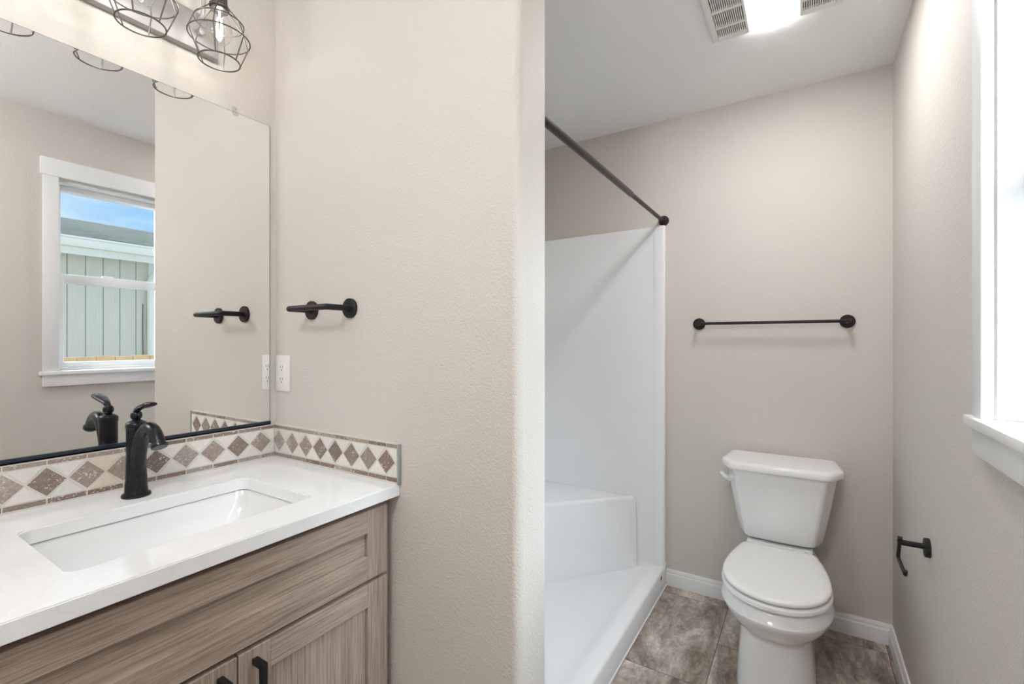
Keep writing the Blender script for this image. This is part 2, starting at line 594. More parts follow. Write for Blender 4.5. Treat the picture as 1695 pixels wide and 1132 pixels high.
def copy_tree(o, delta, parent=None):
    c = o.copy(); COL.objects.link(c)
    if parent is None: c.location = Vector(o.location) + Vector(delta)
    else: c.parent = parent
    for ch in list(o.children): copy_tree(ch, delta, c)
    return c

def rrect(x0, x1, y0, y1, r, z, n=6):
    pts = []
    for cx_, cy_, a0 in ((x1 - r, y1 - r, 0), (x0 + r, y1 - r, pi / 2), (x0 + r, y0 + r, pi), (x1 - r, y0 + r, 1.5 * pi)):
        for i in range(n + 1):
            a = a0 + pi / 2 * i / n
            pts.append((cx_ + r * cos(a), cy_ + r * sin(a), z))
    return pts

def arc(c, r, a0, a1, n, plane='XZ'):
    out = []
    for i in range(n + 1):
        a = a0 + (a1 - a0) * i / n
        if plane == 'XZ': out.append((c[0] + r * cos(a), c[1], c[2] + r * sin(a)))
        elif plane == 'YZ': out.append((c[0], c[1] + r * cos(a), c[2] + r * sin(a)))
        else: out.append((c[0] + r * cos(a), c[1] + r * sin(a), c[2]))
    return out

# ================================================================== the place, in metres
XR, YT, XM, YP, YP2, XE, CZ = 0.309, 2.51, -1.484, 0.889, 1.014, -0.541, 2.44
MX = XM + 0.006          # mirror face
YF = -1.25               # wall behind the camera
WT = 0.14
WY0, WY1, WZ0, WZ1 = 0.7866, 1.260, 1.118, 2.109      # window opening

def struct(name, mb, m, label, cat, smooth=35):
    o = mb.build(name, m, None, smooth)
    return tag(o, label, cat, None, 'structure')

struct('floor', MB().box((XM - WT, YF - WT, -0.12), (XR + WT, YT + WT, 0)), FLOORM, 'brown and grey marbled tile floor around the toilet', 'floor')
struct('ceiling', MB().box((XM - WT, YF - WT, CZ), (XR + WT, YT + WT, CZ + 0.12)), CEIL, 'off-white textured bathroom ceiling', 'ceiling')
struct('wall_left', MB().box((XM - WT, YF - WT, 0), (XM, YT + WT, CZ)), WALL, 'beige textured wall that carries the mirror', 'wall')
struct('wall_back', MB().box((XM, YT, 0), (XR + WT, YT + WT, CZ)), WALL, 'beige textured wall behind the toilet', 'wall')
struct('wall_front', MB().box((XM, YF - WT, 0), (XR + WT, YF, CZ)), WALL, 'beige wall closing the room opposite the toilet', 'wall')
# partition with a rounded drywall corner
def partition():
    r = 0.022
    pts = [(XM, YP, 0), (XE - r, YP, 0)]
    for i in range(1, 7):
        a = -pi / 2 + pi / 2 * i / 6
        pts.append((XE - r + r * cos(a), YP + r + r * sin(a), 0))
    r2 = 0.006
    for i in range(0, 5):
        a = pi / 2 * i / 4
        pts.append((XE - r2 + r2 * cos(a), YP2 - r2 + r2 * sin(a), 0))
    pts.append((XM, YP2, 0))
    return MB().prism(pts, (0, 0, CZ))
struct('wall_partition', partition(), WALL, 'beige partition wall with rounded end between vanity and shower', 'wall')
# right wall with the window hole
mb = MB()
mb.box((XR, YF, 0), (XR + WT, WY0, CZ)).box((XR, WY1, 0), (XR + WT, YT, CZ))
mb.box((XR, WY0, 0), (XR + WT, WY1, WZ0)).box((XR, WY0, WZ1), (XR + WT, WY1, CZ))
struct('wall_right', mb, WALL, 'beige textured wall with the window and paper holder', 'wall')

# baseboards: ogee-topped profile swept along the wall
def base_profile():
    return [(0, 0), (0.0145, 0), (0.0145, 0.058), (0.0135, 0.0615), (0.0100, 0.0645), (0.0085, 0.067), (0.0105, 0.0695), (0.0100, 0.0755), (0.0070, 0.0800), (0.0060, 0.084), (0, 0.084)]
mb = MB()
mb.prism([(-0.619, YT - d, z) for d, z in base_profile()], (XR - (-0.619), 0, 0))
struct('baseboard_back', mb, TRIM, 'white baseboard along the wall behind the toilet', 'baseboard')
mb = MB()
mb.prism([(XR - d, YF, z) for d, z in base_profile()], (0, YT - 0.0005 - YF, 0))
struct('baseboard_right', mb, TRIM, 'white baseboard along the window wall', 'baseboard')
# caulk bead along the foot of the shower curb
mb = MB()
mb.prism([(-0.6195, YP2 + 0.02, 0), (-0.6145, YP2 + 0.02, 0), (-0.6155, YP2 + 0.02, 0.004), (-0.6195, YP2 + 0.02, 0.007)], (0, YT - 0.014 - YP2 - 0.02, 0))
struct('trim_1', mb, CAULK, 'thin white bead along the foot of the shower curb', 'trim')

# ------------------------------------------------------------------ window
win = thing('window_1', (XR, (WY0 + WY1) / 2, WZ0), 'white single-hung window with white casing in the right wall', 'window', None, 'structure')
CF = XR - 0.020
CO0, CO1 = 0.7272, 1.319
mb = MB()
mb.box((CF, CO0, 1.121), (XR, WY0, 2.1195), 0.002).box((CF, WY1, 1.121), (XR, CO1, 2.1195), 0.002)
mb.build('side_casing', TRIM, win)
MB().box((CF - 0.004, CO0 - 0.009, 2.1195), (XR, CO1 + 0.009, 2.2085), 0.002).build('head_casing', TRIM, win)
MB().box((0.278, 0.716, 1.103), (XR + 0.085, 1.330, 1.123), 0.003).build('stool', TRIM, win)
MB().box((CF, CO0, 1.046), (XR, CO1, 1.1028), 0.002).build('apron', TRIM, win)
JD = 0.085
mb = MB()
mb.box((XR + 0.003, WY1 - 0.002, WZ0 + 0.006), (XR + JD, WY1, WZ1)).box((XR + 0.003, WY0, WZ0 + 0.006), (XR + JD, WY0 + 0.008, WZ1))
mb.box((XR + 0.003, WY0 + 0.008, WZ1 - 0.008), (XR + JD, WY1 - 0.002, WZ1))
mb.build('jamb', TRIM, win)
# vinyl frame, fixed upper pane and lower sash
fx0, fx1 = XR + 0.060, XR + 0.125
a0, a1 = WY0 + 0.008, WY1 - 0.002
mb = MB()
mb.box((fx0, a0, WZ0 + 0.005), (fx1, a0 + 0.018, WZ1 - 0.008), 0.002).box((fx0, a1 - 0.006, WZ0 + 0.005), (fx1, a1, WZ1 - 0.008), 0.002)
mb.box((fx0, a0 + 0.018, 2.076), (fx1, a1 - 0.006, WZ1 - 0.008), 0.002).box((fx0, a0 + 0.018, WZ0 + 0.005), (fx1, a1 - 0.006, WZ0 + 0.018), 0.002)
mb.build('vinyl_frame', TRIM, win)
b0, b1 = a0 + 0.018, a1 - 0.006
sash = MB()
sx0, sx1 = XR + 0.070, XR + 0.098
sash.box((sx0, b0, 1.128), (sx1, b0 + 0.016, 1.633), 0.002).box((sx0, b1 - 0.006, 1.128), (sx1, b1, 1.633), 0.002)
sash.box((sx0, b0 + 0.016, 1.583), (sx1, b1 - 0.006, 1.633), 0.002).box((sx0, b0 + 0.016, 1.128), (sx1, b1 - 0.006, 1.165), 0.002)
sash.box((sx0 + 0.004, 0.99, 1.633), (sx1 - 0.004, 1.04, 1.641), 0.002)
so = sash.build('lower_sash', TRIM, win)
MB().box((XR + 0.083, b0 + 0.012, 1.160), (XR + 0.086, b1 - 0.003, 1.588)).build('pane', GLASS, so)
MB().box((XR + 0.106, b0 - 0.004, 1.615), (XR + 0.109, b1 + 0.004, 2.080)).build('upper_pane', GLASS, win)

# ================================================================== vanity
XF = -0.930              # door and drawer faces
VY0, VY1 = 0.084, 0.8785
van = thing('vanity_cabinet', (-1.2, 0.48, 0), 'grey-brown wood-look vanity cabinet standing under the white countertop', 'cabinet')
mb = MB()
mb.box((XM + 0.001, VY0, 0.10), (-0.951, VY1, 0.73)).box((-0.975, VY0, 0.73), (-0.951, VY1, 0.8665))
mb.box((XM + 0.001, VY0, 0.73), (-0.975, VY0 + 0.018, 0.8665)).box((XM + 0.001, VY1 - 0.018, 0.73), (-0.975, VY1, 0.8665))
mb.build('carcass', WOODV, van)
MB().box((XM + 0.05, VY0 + 0.01, 0), (-1.01, VY1 - 0.01, 0.10)).build('toe_kick', WOODH, van)
MB().box((-0.966, VY1, 0.0), (-0.953, YP - 0.001, 0.8665)).build('filler_strip', WOODV, van)

def shaker(y0, y1, z0, z1, sw, rb, rtp, horizontal_panel, name, parent):
    """frame of two stiles and two rails around a recessed panel; returns (object, ...)"""
    xb = -0.9505
    o = MB().box((xb, y0 + sw - 0.001, z0 + rb - 0.001), (XF - 0.011, y1 - sw + 0.001, z1 - rtp + 0.001)).build(name, WOODH if horizontal_panel else WOODV, parent)
    for ya_, yb_ in ((y0, y0 + sw), (y1 - sw, y1)):
        MB().box((xb, ya_, z0), (XF, yb_, z1), 0.0012, 1).build('stile', WOODV, o)
    for za_, zb_ in ((z1 - rtp, z1), (z0, z0 + rb)):
        MB().box((xb, y0 + sw, za_), (XF, y1 - sw, zb_), 0.0012, 1).build('rail', WOODH, o)
    return o
shaker(0.1008, 0.8616, 0.674, 0.849, 0.064, 0.060, 0.056, True, 'drawer_front', van)
dr = shaker(0.4830, 0.8616, 0.112, 0.6645, 0.063, 0.060, 0.058, False, 'door', van)
dl = shaker(0.1008, 0.4794, 0.112, 0.6645, 0.063, 0.060, 0.058, False, 'door', van)
def handle(y, parent):
    h = MB()
    z1 = 0.645; z0 = z1 - 0.140
    h.box((-0.906, y - 0.006, z0), (-0.894, y + 0.006, z1), 0.0008, 1)
    h.box((-0.9305, y - 0.006, z1 - 0.012), (-0.905, y + 0.006, z1), 0.0008, 1)
    h.box((-0.9305, y - 0.006, z0), (-0.905, y + 0.006, z0 + 0.012), 0.0008, 1)
    o = h.build('handle', BLACK, parent); o['label'] = 'black square bar handle'
handle(0.514, dr); handle(0.4484, dl)

# countertop with the sink cut-out
CT = 0.897
SK = (-1.321, -1.016, 0.257, 0.702)
cb = bmesh.new()
ox0, ox1, oy0, oy1 = XM + 0.001, -0.912, 0.066, YP - 0.001
inner = rrect(*SK, 0.022, 0, 6)
def rim(z):
    o = [cb.verts.new((x, y, z)) for x, y in ((ox1, oy1), (ox0, oy1), (ox0, oy0), (ox1, oy0))]
    i = [cb.verts.new((p[0], p[1], z)) for p in inner]
    return o, i
to, ti = rim(CT); bo, bi = rim(CT - 0.030)
q = 7
for (o_, i_, flip) in ((to, ti, False), (bo, bi, True)):
    for c in range(4):
        seg = i_[c * q:(c + 1) * q]
        for k_ in range(q - 1):
            cb.faces.new((o_[c], seg[k_ + 1], seg[k_]))
        nx = (c + 1) % 4
        cb.faces.new((o_[c], o_[nx], i_[(nx * q) % 28], seg[-1]))
for c in range(4):
    cb.faces.new((to[c], to[(c + 1) % 4], bo[(c + 1) % 4], bo[c]))
for c in range(28):
    cb.faces.new((ti[c], bi[c], bi[(c + 1) % 28], ti[(c + 1) % 28]))
bmesh.ops.recalc_face_normals(cb, faces=list(cb.faces))
ed = [e for e in cb.edges if abs(e.calc_length()) > 0 and len(e.link_faces) == 2 and abs(e.verts[0].co.z - e.verts[1].co.z) < 1e-6
      and e.link_faces[0].normal.angle(e.link_faces[1].normal) > 1.0 and e.verts[0].co.z > CT - 0.001]
bmesh.ops.bevel(cb, geom=ed, offset=0.0022, segments=2, affect='EDGES')
m_ = MB(); m_._merge(cb)
tag(m_.build('countertop', QUARTZ, None, 0), 'white quartz countertop slab lying on the wood-look vanity', 'countertop')

# undermount basin
sk = thing('sink', (-1.17, 0.48, 0.74), 'white rectangular undermount sink basin below the quartz countertop', 'sink')
x0, x1, y0, y1 = SK
def sec(ins, z, r):
    return rrect(x0 + ins, x1 - ins, y0 + ins, y1 - ins, r, z, 8)
outer = [sec(-0.02, 0.8645, 0.03), sec(-0.02, 0.855, 0.03), sec(0.004, 0.78, 0.05), sec(0.03, 0.742, 0.06)]
inn = [sec(-0.0065, 0.8645, 0.028), sec(-0.0045, 0.862, 0.029), sec(-0.002, 0.84, 0.03), sec(0.010, 0.805, 0.042), sec(0.024, 0.775, 0.055), sec(0.045, 0.758, 0.06), (sec(0.085, 0.751, 0.04)), sec(0.12, 0.749, 0.02)]
mb = MB()
mb.loft(list(reversed(outer)) + inn, True, True)
mb.build('basin', PORC, sk, 60)
sl_ = MB(); ra, rb_ = sec(-0.018, 0.8668, 0.03), sec(-0.0085, 0.8668, 0.028); rc_, rd_ = sec(-0.0085, 0.8646, 0.028), sec(-0.018, 0.8646, 0.03)
sl_.loft([ra, rb_, rc_, rd_, ra], False, False)
sl_.build('seal', SEAL, sk, 60)['label'] = 'dark seal line under the counter cut-out'
MB().lathe([(0.0, 0.7495), (0.016, 0.7495), (0.018, 0.7515), (0.031, 0.753), (0.032, 0.7495)], (-1.17, 0.48, 0), 'Z', 32).build('drain', CHROME, sk)['label'] = 'round metal drain'

# faucet
FX, FY = -1.389, 0.4765
fau = thing('faucet', (FX, FY, CT), 'dark bronze single-lever faucet standing behind the sink', 'faucet')
Z = CT
mb = MB().lathe([(0.0, Z), (0.0295, Z), (0.0300, Z + 0.003), (0.0285, Z + 0.007), (0.0245, Z + 0.009), (0.0235, Z + 0.012),
                 (0.0222, Z + 0.03), (0.0205, Z + 0.07), (0.0200, Z + 0.11), (0.0200, Z + 0.163), (0.0, Z + 0.163)], (FX, FY, 0), 'Z', 40)
mb.build('body', BRONZE, fau)
mb = MB().lathe([(0.0, Z + 0.1635), (0.0198, Z + 0.1635), (0.0212, Z + 0.166), (0.0212, Z + 0.177), (0.0195, Z + 0.180), (0.0150, Z + 0.183), (0.0095, Z + 0.186), (0.008, Z + 0.188), (0.0, Z + 0.188)], (FX, FY, 0), 'Z', 40)
mb.build('cap', BRONZE, fau)
# spout: rises out of the front of the body and arches over the basin
pts = []; rad = []
ctrl = [(0.004, 0.030, 0.0165), (0.006, 0.070, 0.0172), (0.014, 0.105, 0.0172), (0.028, 0.138, 0.0170), (0.048, 0.162, 0.0164), (0.070, 0.1725, 0.0156), (0.092, 0.171, 0.0150), (0.111, 0.160, 0.0147), (0.123, 0.146, 0.0145), (0.128, 0.138, 0.0145)]
def catmull(c, n=5):
    out = []
    for i in range(len(c) - 1):
        p0, p1, p2, p3 = c[max(i - 1, 0)], c[i], c[i + 1], c[min(i + 2, len(c) - 1)]
        for k_ in range(n):
            t_ = k_ / n
            out.append(tuple(0.5 * (2 * b_ + (c_ - a_) * t_ + (2 * a_ - 5 * b_ + 4 * c_ - d_) * t_ ** 2 + (3 * b_ - a_ - 3 * c_ + d_) * t_ ** 3) for a_, b_, c_, d_ in zip(p0, p1, p2, p3)))
    out.append(c[-1])
    return out
cc = catmull(ctrl)
mb = MB().tube([(FX + p[0], FY, Z + p[1]) for p in cc], [p[2] * 0.94 for p in cc], 24)
sp = mb.build('spout', BRONZE, fau, 50)
tip = Vector((FX + 0.128, FY, Z + 0.138)); dirn = Vector((0.5, 0, -0.80)).normalized()
mb = MB().tube([tip - dirn * 0.004, tip - dirn * 0.002, tip + dirn * 0.003, tip + dirn * 0.005], [0.0152, 0.0168, 0.0168, 0.0150], 24)
mb.build('outlet_ring', BRONZE, sp)
# lever
mb = MB().lathe([(0.0, Z + 0.1885), (0.0095, Z + 0.1885), (0.0115, Z + 0.192), (0.0122, Z + 0.1975), (0.0112, Z + 0.203), (0.0080, Z + 0.2075), (0.0, Z + 0.209)], (FX, FY, 0), 'Z', 28)
c_ = catmull([(0.000, 0.203, 0.007), (0.012, 0.213, 0.0085), (0.032, 0.2195, 0.0118), (0.058, 0.2255, 0.0145), (0.080, 0.2295, 0.0140), (0.0945, 0.2310, 0.0080)])
mb.tube([(FX + p[0], FY, Z + p[1]) for p in c_], [p[2] for p in c_], 18, flat=[(1.0, 0.9 - 0.42 * min(1, i / 10)) for i in range(len(c_))])
mb.build('lever', BRONZE, fau, 50)

# ------------------------------------------------------------------ backsplashes
def tone_dark():
    k = random.choice([(0.27, 0.205, 0.165), (0.235, 0.175, 0.14), (0.32, 0.255, 0.215), (0.36, 0.305, 0.265)])
    j = random.uniform(0.92, 1.08)
    return tuple(c * j for c in k)
def tone_light():
    k = random.choice([(0.80, 0.775, 0.74), (0.78, 0.75, 0.715), (0.74, 0.72, 0.695), (0.79, 0.75, 0.69)])
    j = random.uniform(0.94, 1.05)
    return tuple(c * j for c in k)
def clip_poly(pts, lo, hi):
    """clip a polygon of (s, z) to lo <= s <= hi"""
    def half(poly, inside, cut):
        out = []
        for i in range(len(poly)):
            a, b = poly[i], poly[(i + 1) % len(poly)]
            ia, ib = inside(a[0]), inside(b[0])
            if ia: out.append(a)
            if ia != ib:
                t = (cut - a[0]) / (b[0] - a[0])
                out.append((cut, a[1] + t * (b[1] - a[1])))
        return out
    pts = half(pts, lambda s: s >= lo, lo)
    if len(pts) >= 3: pts = half(pts, lambda s: s <= hi, hi)
    return pts if len(pts) >= 3 else None
def splash(tiles, s_lo, s_hi, s0, pitch, place, dvec, tan_at=None):
    zb, zt = 0.9025, 1.0015
    z1, z2 = 0.9150, 0.9905
    zc = 0.5 * (z1 + z2)
    hw, hh = pitch / 2 - 0.0032, 0.0318
    n = int((s_hi - s_lo) / pitch) + 3
    def add(poly, tone, mi):
        poly = clip_poly(poly, s_lo + 0.0012, s_hi - 0.0012)
        if not poly: return
        area = abs(sum(poly[i][0] * poly[(i + 1) % len(poly)][1] - poly[(i + 1) % len(poly)][0] * poly[i][1] for i in range(len(poly)))) / 2
        if area < 1.2e-5: return
        tiles.prism([place(s, z) for s, z in poly], dvec, 0.0007, mi, tone)
    def jit(poly, a=0.0006):
        return [(s + random.uniform(-a, a), z + random.uniform(-a, a)) for s, z in poly]
    k0 = int((s_lo - s0) / pitch) - 1
    for k in range(k0, k0 + n + 2):
        s = s0 + k * pitch
        add(jit([(s - hw, zc), (s, zc - hh), (s + hw, zc), (s, zc + hh)], 0.0010), tone_dark(), 0)
        g = 0.0042
        for up in (1, -1):
            ze = z2 - 0.0012 if up > 0 else z1 + 0.0012
            zn = zc + up * 0.0035
            t = tone_light()
            if tan_at is not None and abs(s + pitch / 2 - tan_at) < pitch / 2: t = (0.74, 0.665, 0.555)
            add(jit([(s + g, ze), (s + pitch / 2, zn), (s + pitch - g, ze)]), t, 1)
        for za, zz in ((zb, z1 - 0.0018), (z2 + 0.0018, zt)):
            add([(s + 0.0014, za), (s + pitch - 0.0014, za), (s + pitch - 0.0014, zz), (s + 0.0014, zz)], tone_dark(), 0)
bs = thing('tile_backsplash', (XM, 0.48, CT), 'long diamond-pattern stone tile backsplash running below the mirror', 'backsplash')
MB().box((XM, 0.085, CT), (XM + 0.0085, YP - 0.0105, 1.0045)).build('grout_bed', GROUT, bs)
tiles = MB()
splash(tiles, 0.085, YP - 0.0105, 0.8347, 0.0711, lambda s, z: (XM + 0.007, s, z), (0.0030, 0, 0), 0.445)
tiles.build('stone_tiles', [STONED, STONEL], bs, 0)
bs2 = thing('tile_backsplash', (-1.2, YP, CT), 'short diamond-pattern stone tile backsplash on the partition wall beside the counter end', 'backsplash')
MB().box((XM, YP - 0.0085, CT), (-0.9115, YP, 1.0045)).build('grout_bed', GROUT, bs2)
tiles = MB()
splash(tiles, XM + 0.0005, -0.913, -0.954, 0.0709, lambda s, z: (s, YP - 0.007, z), (0, -0.0030, 0))
tiles.build('stone_tiles', [STONED, STONEL], bs2, 0)
MB().box((-0.9115, YP - 0.0115, CT), (-0.906, YP, 1.0035), 0.001).build('edge_trim', EDGE, bs2)['label'] = 'grey metal edge strip'

# ------------------------------------------------------------------ mirror
MY0, MY1, MZ0, MZ1 = 0.09, 0.8655, 1.0085, 1.977
mir = thing('wall_mirror', (XM, 0.48, MZ0), 'large frameless wall mirror above the vanity with black bottom rail', 'mirror')
MB().box((XM + 0.0005, MY0, MZ0 + 0.002), (MX - 0.0002, MY1, MZ1)).build('backing', MIRBACK, mir)
MB().prism([(MX - 0.0003, MY0 + 0.0014, MZ0 + 0.003), (MX - 0.0003, MY1 - 0.0014, MZ0 + 0.003), (MX - 0.0003, MY1 - 0.0014, MZ1 - 0.0012), (MX - 0.0003, MY0 + 0.0014, MZ1 - 0.0012)], (0.0003, 0, 0)).build('glass', MIRROR, mir)
mb = MB().box((XM + 0.0002, MY0, MZ0 - 0.002), (MX + 0.0045, MY1 + 0.001, MZ0 + 0.0005)).box((MX + 0.0002, MY0, MZ0 - 0.002), (MX + 0.0045, MY1 + 0.001, MZ0 + 0.0085))
mb.build('bottom_rail', RAIL, mir)['label'] = 'black bottom channel'
def clip(y):
    o = MB()
    o.prism([(XM + 0.0002, y - 0.007, MZ1 + 0.0005)] + [(XM + 0.0002, y + 0.009 * cos(a), MZ1 + 0.012 + 0.006 * sin(a)) for a in [i * pi / 8 for i in range(9)]] + [(XM + 0.0002, y - 0.009, MZ1 + 0.0005)], (0.004, 0, 0))
    o.prism([(MX + 0.0004, y + 0.009 * cos(a), MZ1 - 0.004 + 0.008 * sin(a)) for a in [i * pi / 9 for i in range(18)]], (0.003, 0, 0))
    o.lathe([(0.0035, XM + 0.004), (0.0035, XM + 0.0075), (0.0, XM + 0.0085)], (0, y, MZ1 + 0.010), 'X', 12)
    o.build('clip', CLIPM, mir)
clip(0.757); clip(0.20)

# ------------------------------------------------------------------ vanity light
LX, LZ = -1.343, 2.033
LYS = (0.646, 0.470, 0.294)
vl = thing('vanity_light', (XM, 0.47, 2.10), 'three-bulb vanity light with wire cages on a nickel bar above the mirror', 'light')
MB().box((XM + 0.0004, 0.240, 2.101), (XM + 0.026, 0.700, 2.207), 0.003).build('back_plate', NICKEL, vl)
for LY in LYS:
    arm = MB()
    path = [(XM + 0.026, LY, 2.186), (XM + 0.040, LY, 2.187), (XM + 0.050, LY, 2.193), (XM + 0.054, LY, 2.205), (XM + 0.054, LY, 2.232)]
    path += [(XM + 0.054 + 0.0435 * (1 - cos(a)), LY, 2.232 + 0.03 * sin(a)) for a in [i * pi / 8 for i in range(1, 9)]]
    path += [(LX, LY, 2.222)]
    arm.tube(path, 0.0055, 12)
    ao = arm.build('arm', NICKEL, vl)
    MB().lathe([(0.0, XM + 0.0255), (0.0045, XM + 0.0255), (0.0045, XM + 0.034), (0.0085, XM + 0.036), (0.0098, XM + 0.041), (0.0085, XM + 0.046), (0.004, XM + 0.0495), (0.0, XM + 0.050)], (0, LY, 2.148), 'X', 20).build('knob', NICKEL, vl)
    so_ = MB().lathe([(0.0, 2.224), (0.010, 2.224), (0.0135, 2.218), (0.0185, 2.214), (0.0195, 2.186), (0.0215, 2.184), (0.0215, 2.180), (0.0195, 2.179), (0.0195, 2.176), (0.0215, 2.175), (0.0215, 2.170), (0.0185, 2.168), (0.0, 2.168)], (LX, LY, 0), 'Z', 28)
    so_.build('socket', SOCKET, ao)
    cg = MB()
    def ring(r, z, wr):
        cg.tube([(LX + r * cos(t), LY + r * sin(t), z) for t in [2 * pi * i / 48 for i in range(48)]], wr, 8, closed=True)
    ring(0.0490, LZ, 0.0019); ring(0.0725, 2.096, 0.0018); ring(0.0575, 2.137, 0.0018); ring(0.0225, 2.178, 0.0018)
    for k in range(6):
        t = 2 * pi * k / 6 + 0.42
        cg.tube([(LX + r * cos(t), LY + r * sin(t), z) for r, z in ((0.0225, 2.184), (0.0235, 2.176), (0.0575, 2.137), (0.0725, 2.096), (0.0490, LZ))], 0.0017, 8)
    cg.build('cage', CAGE, vl)
    bl = MB().lathe([(0.0125, 2.170), (0.0135, 2.164), (0.0180, 2.157), (0.0240, 2.146), (0.0285, 2.132), (0.0300, 2.120), (0.0290, 2.106), (0.0250, 2.094), (0.0180, 2.0855), (0.0090, 2.0810), (0.0, 2.0800)], (LX, LY, 0), 'Z', 32).build('bulb', BULBG, vl)
    fl = MB()
    for k in range(4):
        t = pi / 2 * k + 0.4
        fl.tube([(LX + 0.0085 * cos(t), LY + 0.0085 * sin(t), 2.100), (LX + 0.0055 * cos(t), LY + 0.0055 * sin(t), 2.148)], 0.0013, 8)
    fl.tube([(LX, LY, 2.168), (LX, LY, 2.150)], 0.002, 8)
    fl.build('filament', FIL, bl)
    lamp = bpy.data.lights.new('bulb_light', 'POINT')
    lamp.energy = BULB_W; lamp.shadow_soft_size = 0.014; lamp.color = (1.0, 0.99, 0.97)
    lo = bpy.data.objects.new('bulb_light', lamp); COL.objects.link(lo); lo.parent = vl
    lo.location = Vector((LX, LY, 2.122)) - Vector(vl.location)

# ------------------------------------------------------------------ unseen fill globe behind the camera, added to brighten the room
FILLGLOBE = emit('fill_globe_glow', (0.985, 0.99, 1.0), FILL_E)
GLX, GLY = -0.33, -0.40
fl_ = thing('added_fill_globe', (GLX, GLY, CZ), 'unseen glowing fill globe on a nickel stem, added to brighten the room', 'fill light')
MB().lathe([(0.0, CZ - 0.0003), (0.065, CZ - 0.0003), (0.065, CZ - 0.016), (0.05, CZ - 0.024), (0.012, CZ - 0.028), (0.012, CZ - 0.10), (0.045, CZ - 0.108), (0.045, CZ - 0.125), (0.0, CZ - 0.125)], (GLX, GLY, 0), 'Z', 40).build('stem', NICKEL, fl_)
MB().lathe([(0.13 * sin(a), CZ - 0.247 + 0.13 * cos(a)) for a in [0.34 + (pi - 0.34) * i / 16 for i in range(16)]] + [(0.0, CZ - 0.377)], (GLX, GLY, 0), 'Z', 40).build('fill_globe', FILLGLOBE, fl_)

# ------------------------------------------------------------------ outlet
ol = thing('electrical_outlet', (-1.438, YP, 1.17), 'white electrical outlet on the wall beside the mirror edge', 'outlet')
OX0, OX1, OZ0, OZ1 = -1.4745, -1.4005, 1.1135, 1.2295
MB().box((OX0, YP - 0.0055, OZ0), (OX1, YP - 0.0002, OZ1), 0.0022, 2).build('cover_plate', PLASTIC, ol)
ocx = (OX0 + OX1) / 2; ocz = (OZ0 + OZ1) / 2
rc = MB().box((ocx - 0.0165, YP - 0.0082, ocz - 0.0335), (ocx + 0.0165, YP - 0.005, ocz + 0.0335), 0.001).build('receptacle', PLASTIC, ol)
for dz in (-0.0195, 0.0195):
    for sx, h_ in ((-0.0063, 0.0048), (0.0063, 0.0040)):
        MB().box((ocx + sx - 0.0009, YP - 0.00845, ocz + dz + 0.002 - h_), (ocx + sx + 0.0009, YP - 0.0081, ocz + dz + 0.002 + h_ * 0.9)).build('slot', SLOT, rc)
    MB().lathe([(0.0, -0.00845), (0.0024, -0.00845), (0.0024, -0.0081), (0.0, -0.0081)], (ocx, YP, ocz + dz - 0.0085), 'Y', 12).build('ground_hole', SLOT, rc)

# ------------------------------------------------------------------ towel bars and paper holder
tb = thing('hand_towel_bar', (-1.197, YP, 1.37), 'short matte black hand towel bar above the outlet beside the mirror', 'towel bar')
def rosette(parent, origin, axis, sgn, r=0.0285, th=0.009):
    prof = [(0.0, 0.0002 * sgn), (r, 0.0002 * sgn), (r, (th - 0.0015) * sgn), (r - 0.0015, th * sgn), (0.0, th * sgn)]
    MB().lathe(prof, origin, axis, 40).build('rosette', BLACK, parent)
TXL, TXR, TZ, TD = -1.286, -1.1085, 1.3705, 0.080
for x in (TXL, TXR): rosette(tb, (x, YP, TZ), 'Y', -1)
def corner(a, b, c, r, n=5):
    """round the corner b between a and c"""
    a, b, c = Vector(a), Vector(b), Vector(c)
    p, q_ = b + (a - b).normalized() * r, b + (c - b).normalized() * r
    return [tuple(p * (1 - t) ** 2 + b * 2 * t * (1 - t) + q_ * t * t) for t in [i / n for i in range(n + 1)]]
A_, B_, C_, D_ = (TXL, YP - 0.0085, TZ), (TXL, YP - TD, TZ), (TXR, YP - TD, TZ), (TXR, YP - 0.0085, TZ)
MB().tube([A_] + corner(A_, B_, C_, 0.009) + corner(B_, C_, D_, 0.004, 2) + [D_], 0.0086, 20).build('bar', BLACK, tb, 50)

tb2 = thing('towel_bar', (-0.15, YT, 1.363), 'long matte black towel bar on the wall above the toilet', 'towel bar')
for x in (-0.457, 0.154):
    rosette(tb2, (x, YT, 1.363), 'Y', -1, 0.0290, 0.010)
    MB().lathe([(0.0, -0.0095), (0.0095, -0.0095), (0.0095, -0.066), (0.0085, -0.068), (0.0, -0.068)], (x, YT, 1.363), 'Y', 24).build('post', BLACK, tb2)
MB().lathe([(0.0, -0.457), (0.0070, -0.457), (0.0070, 0.154), (0.0, 0.154)], (0, YT - 0.058, 1.363), 'X', 20).build('bar', BLACK, tb2)

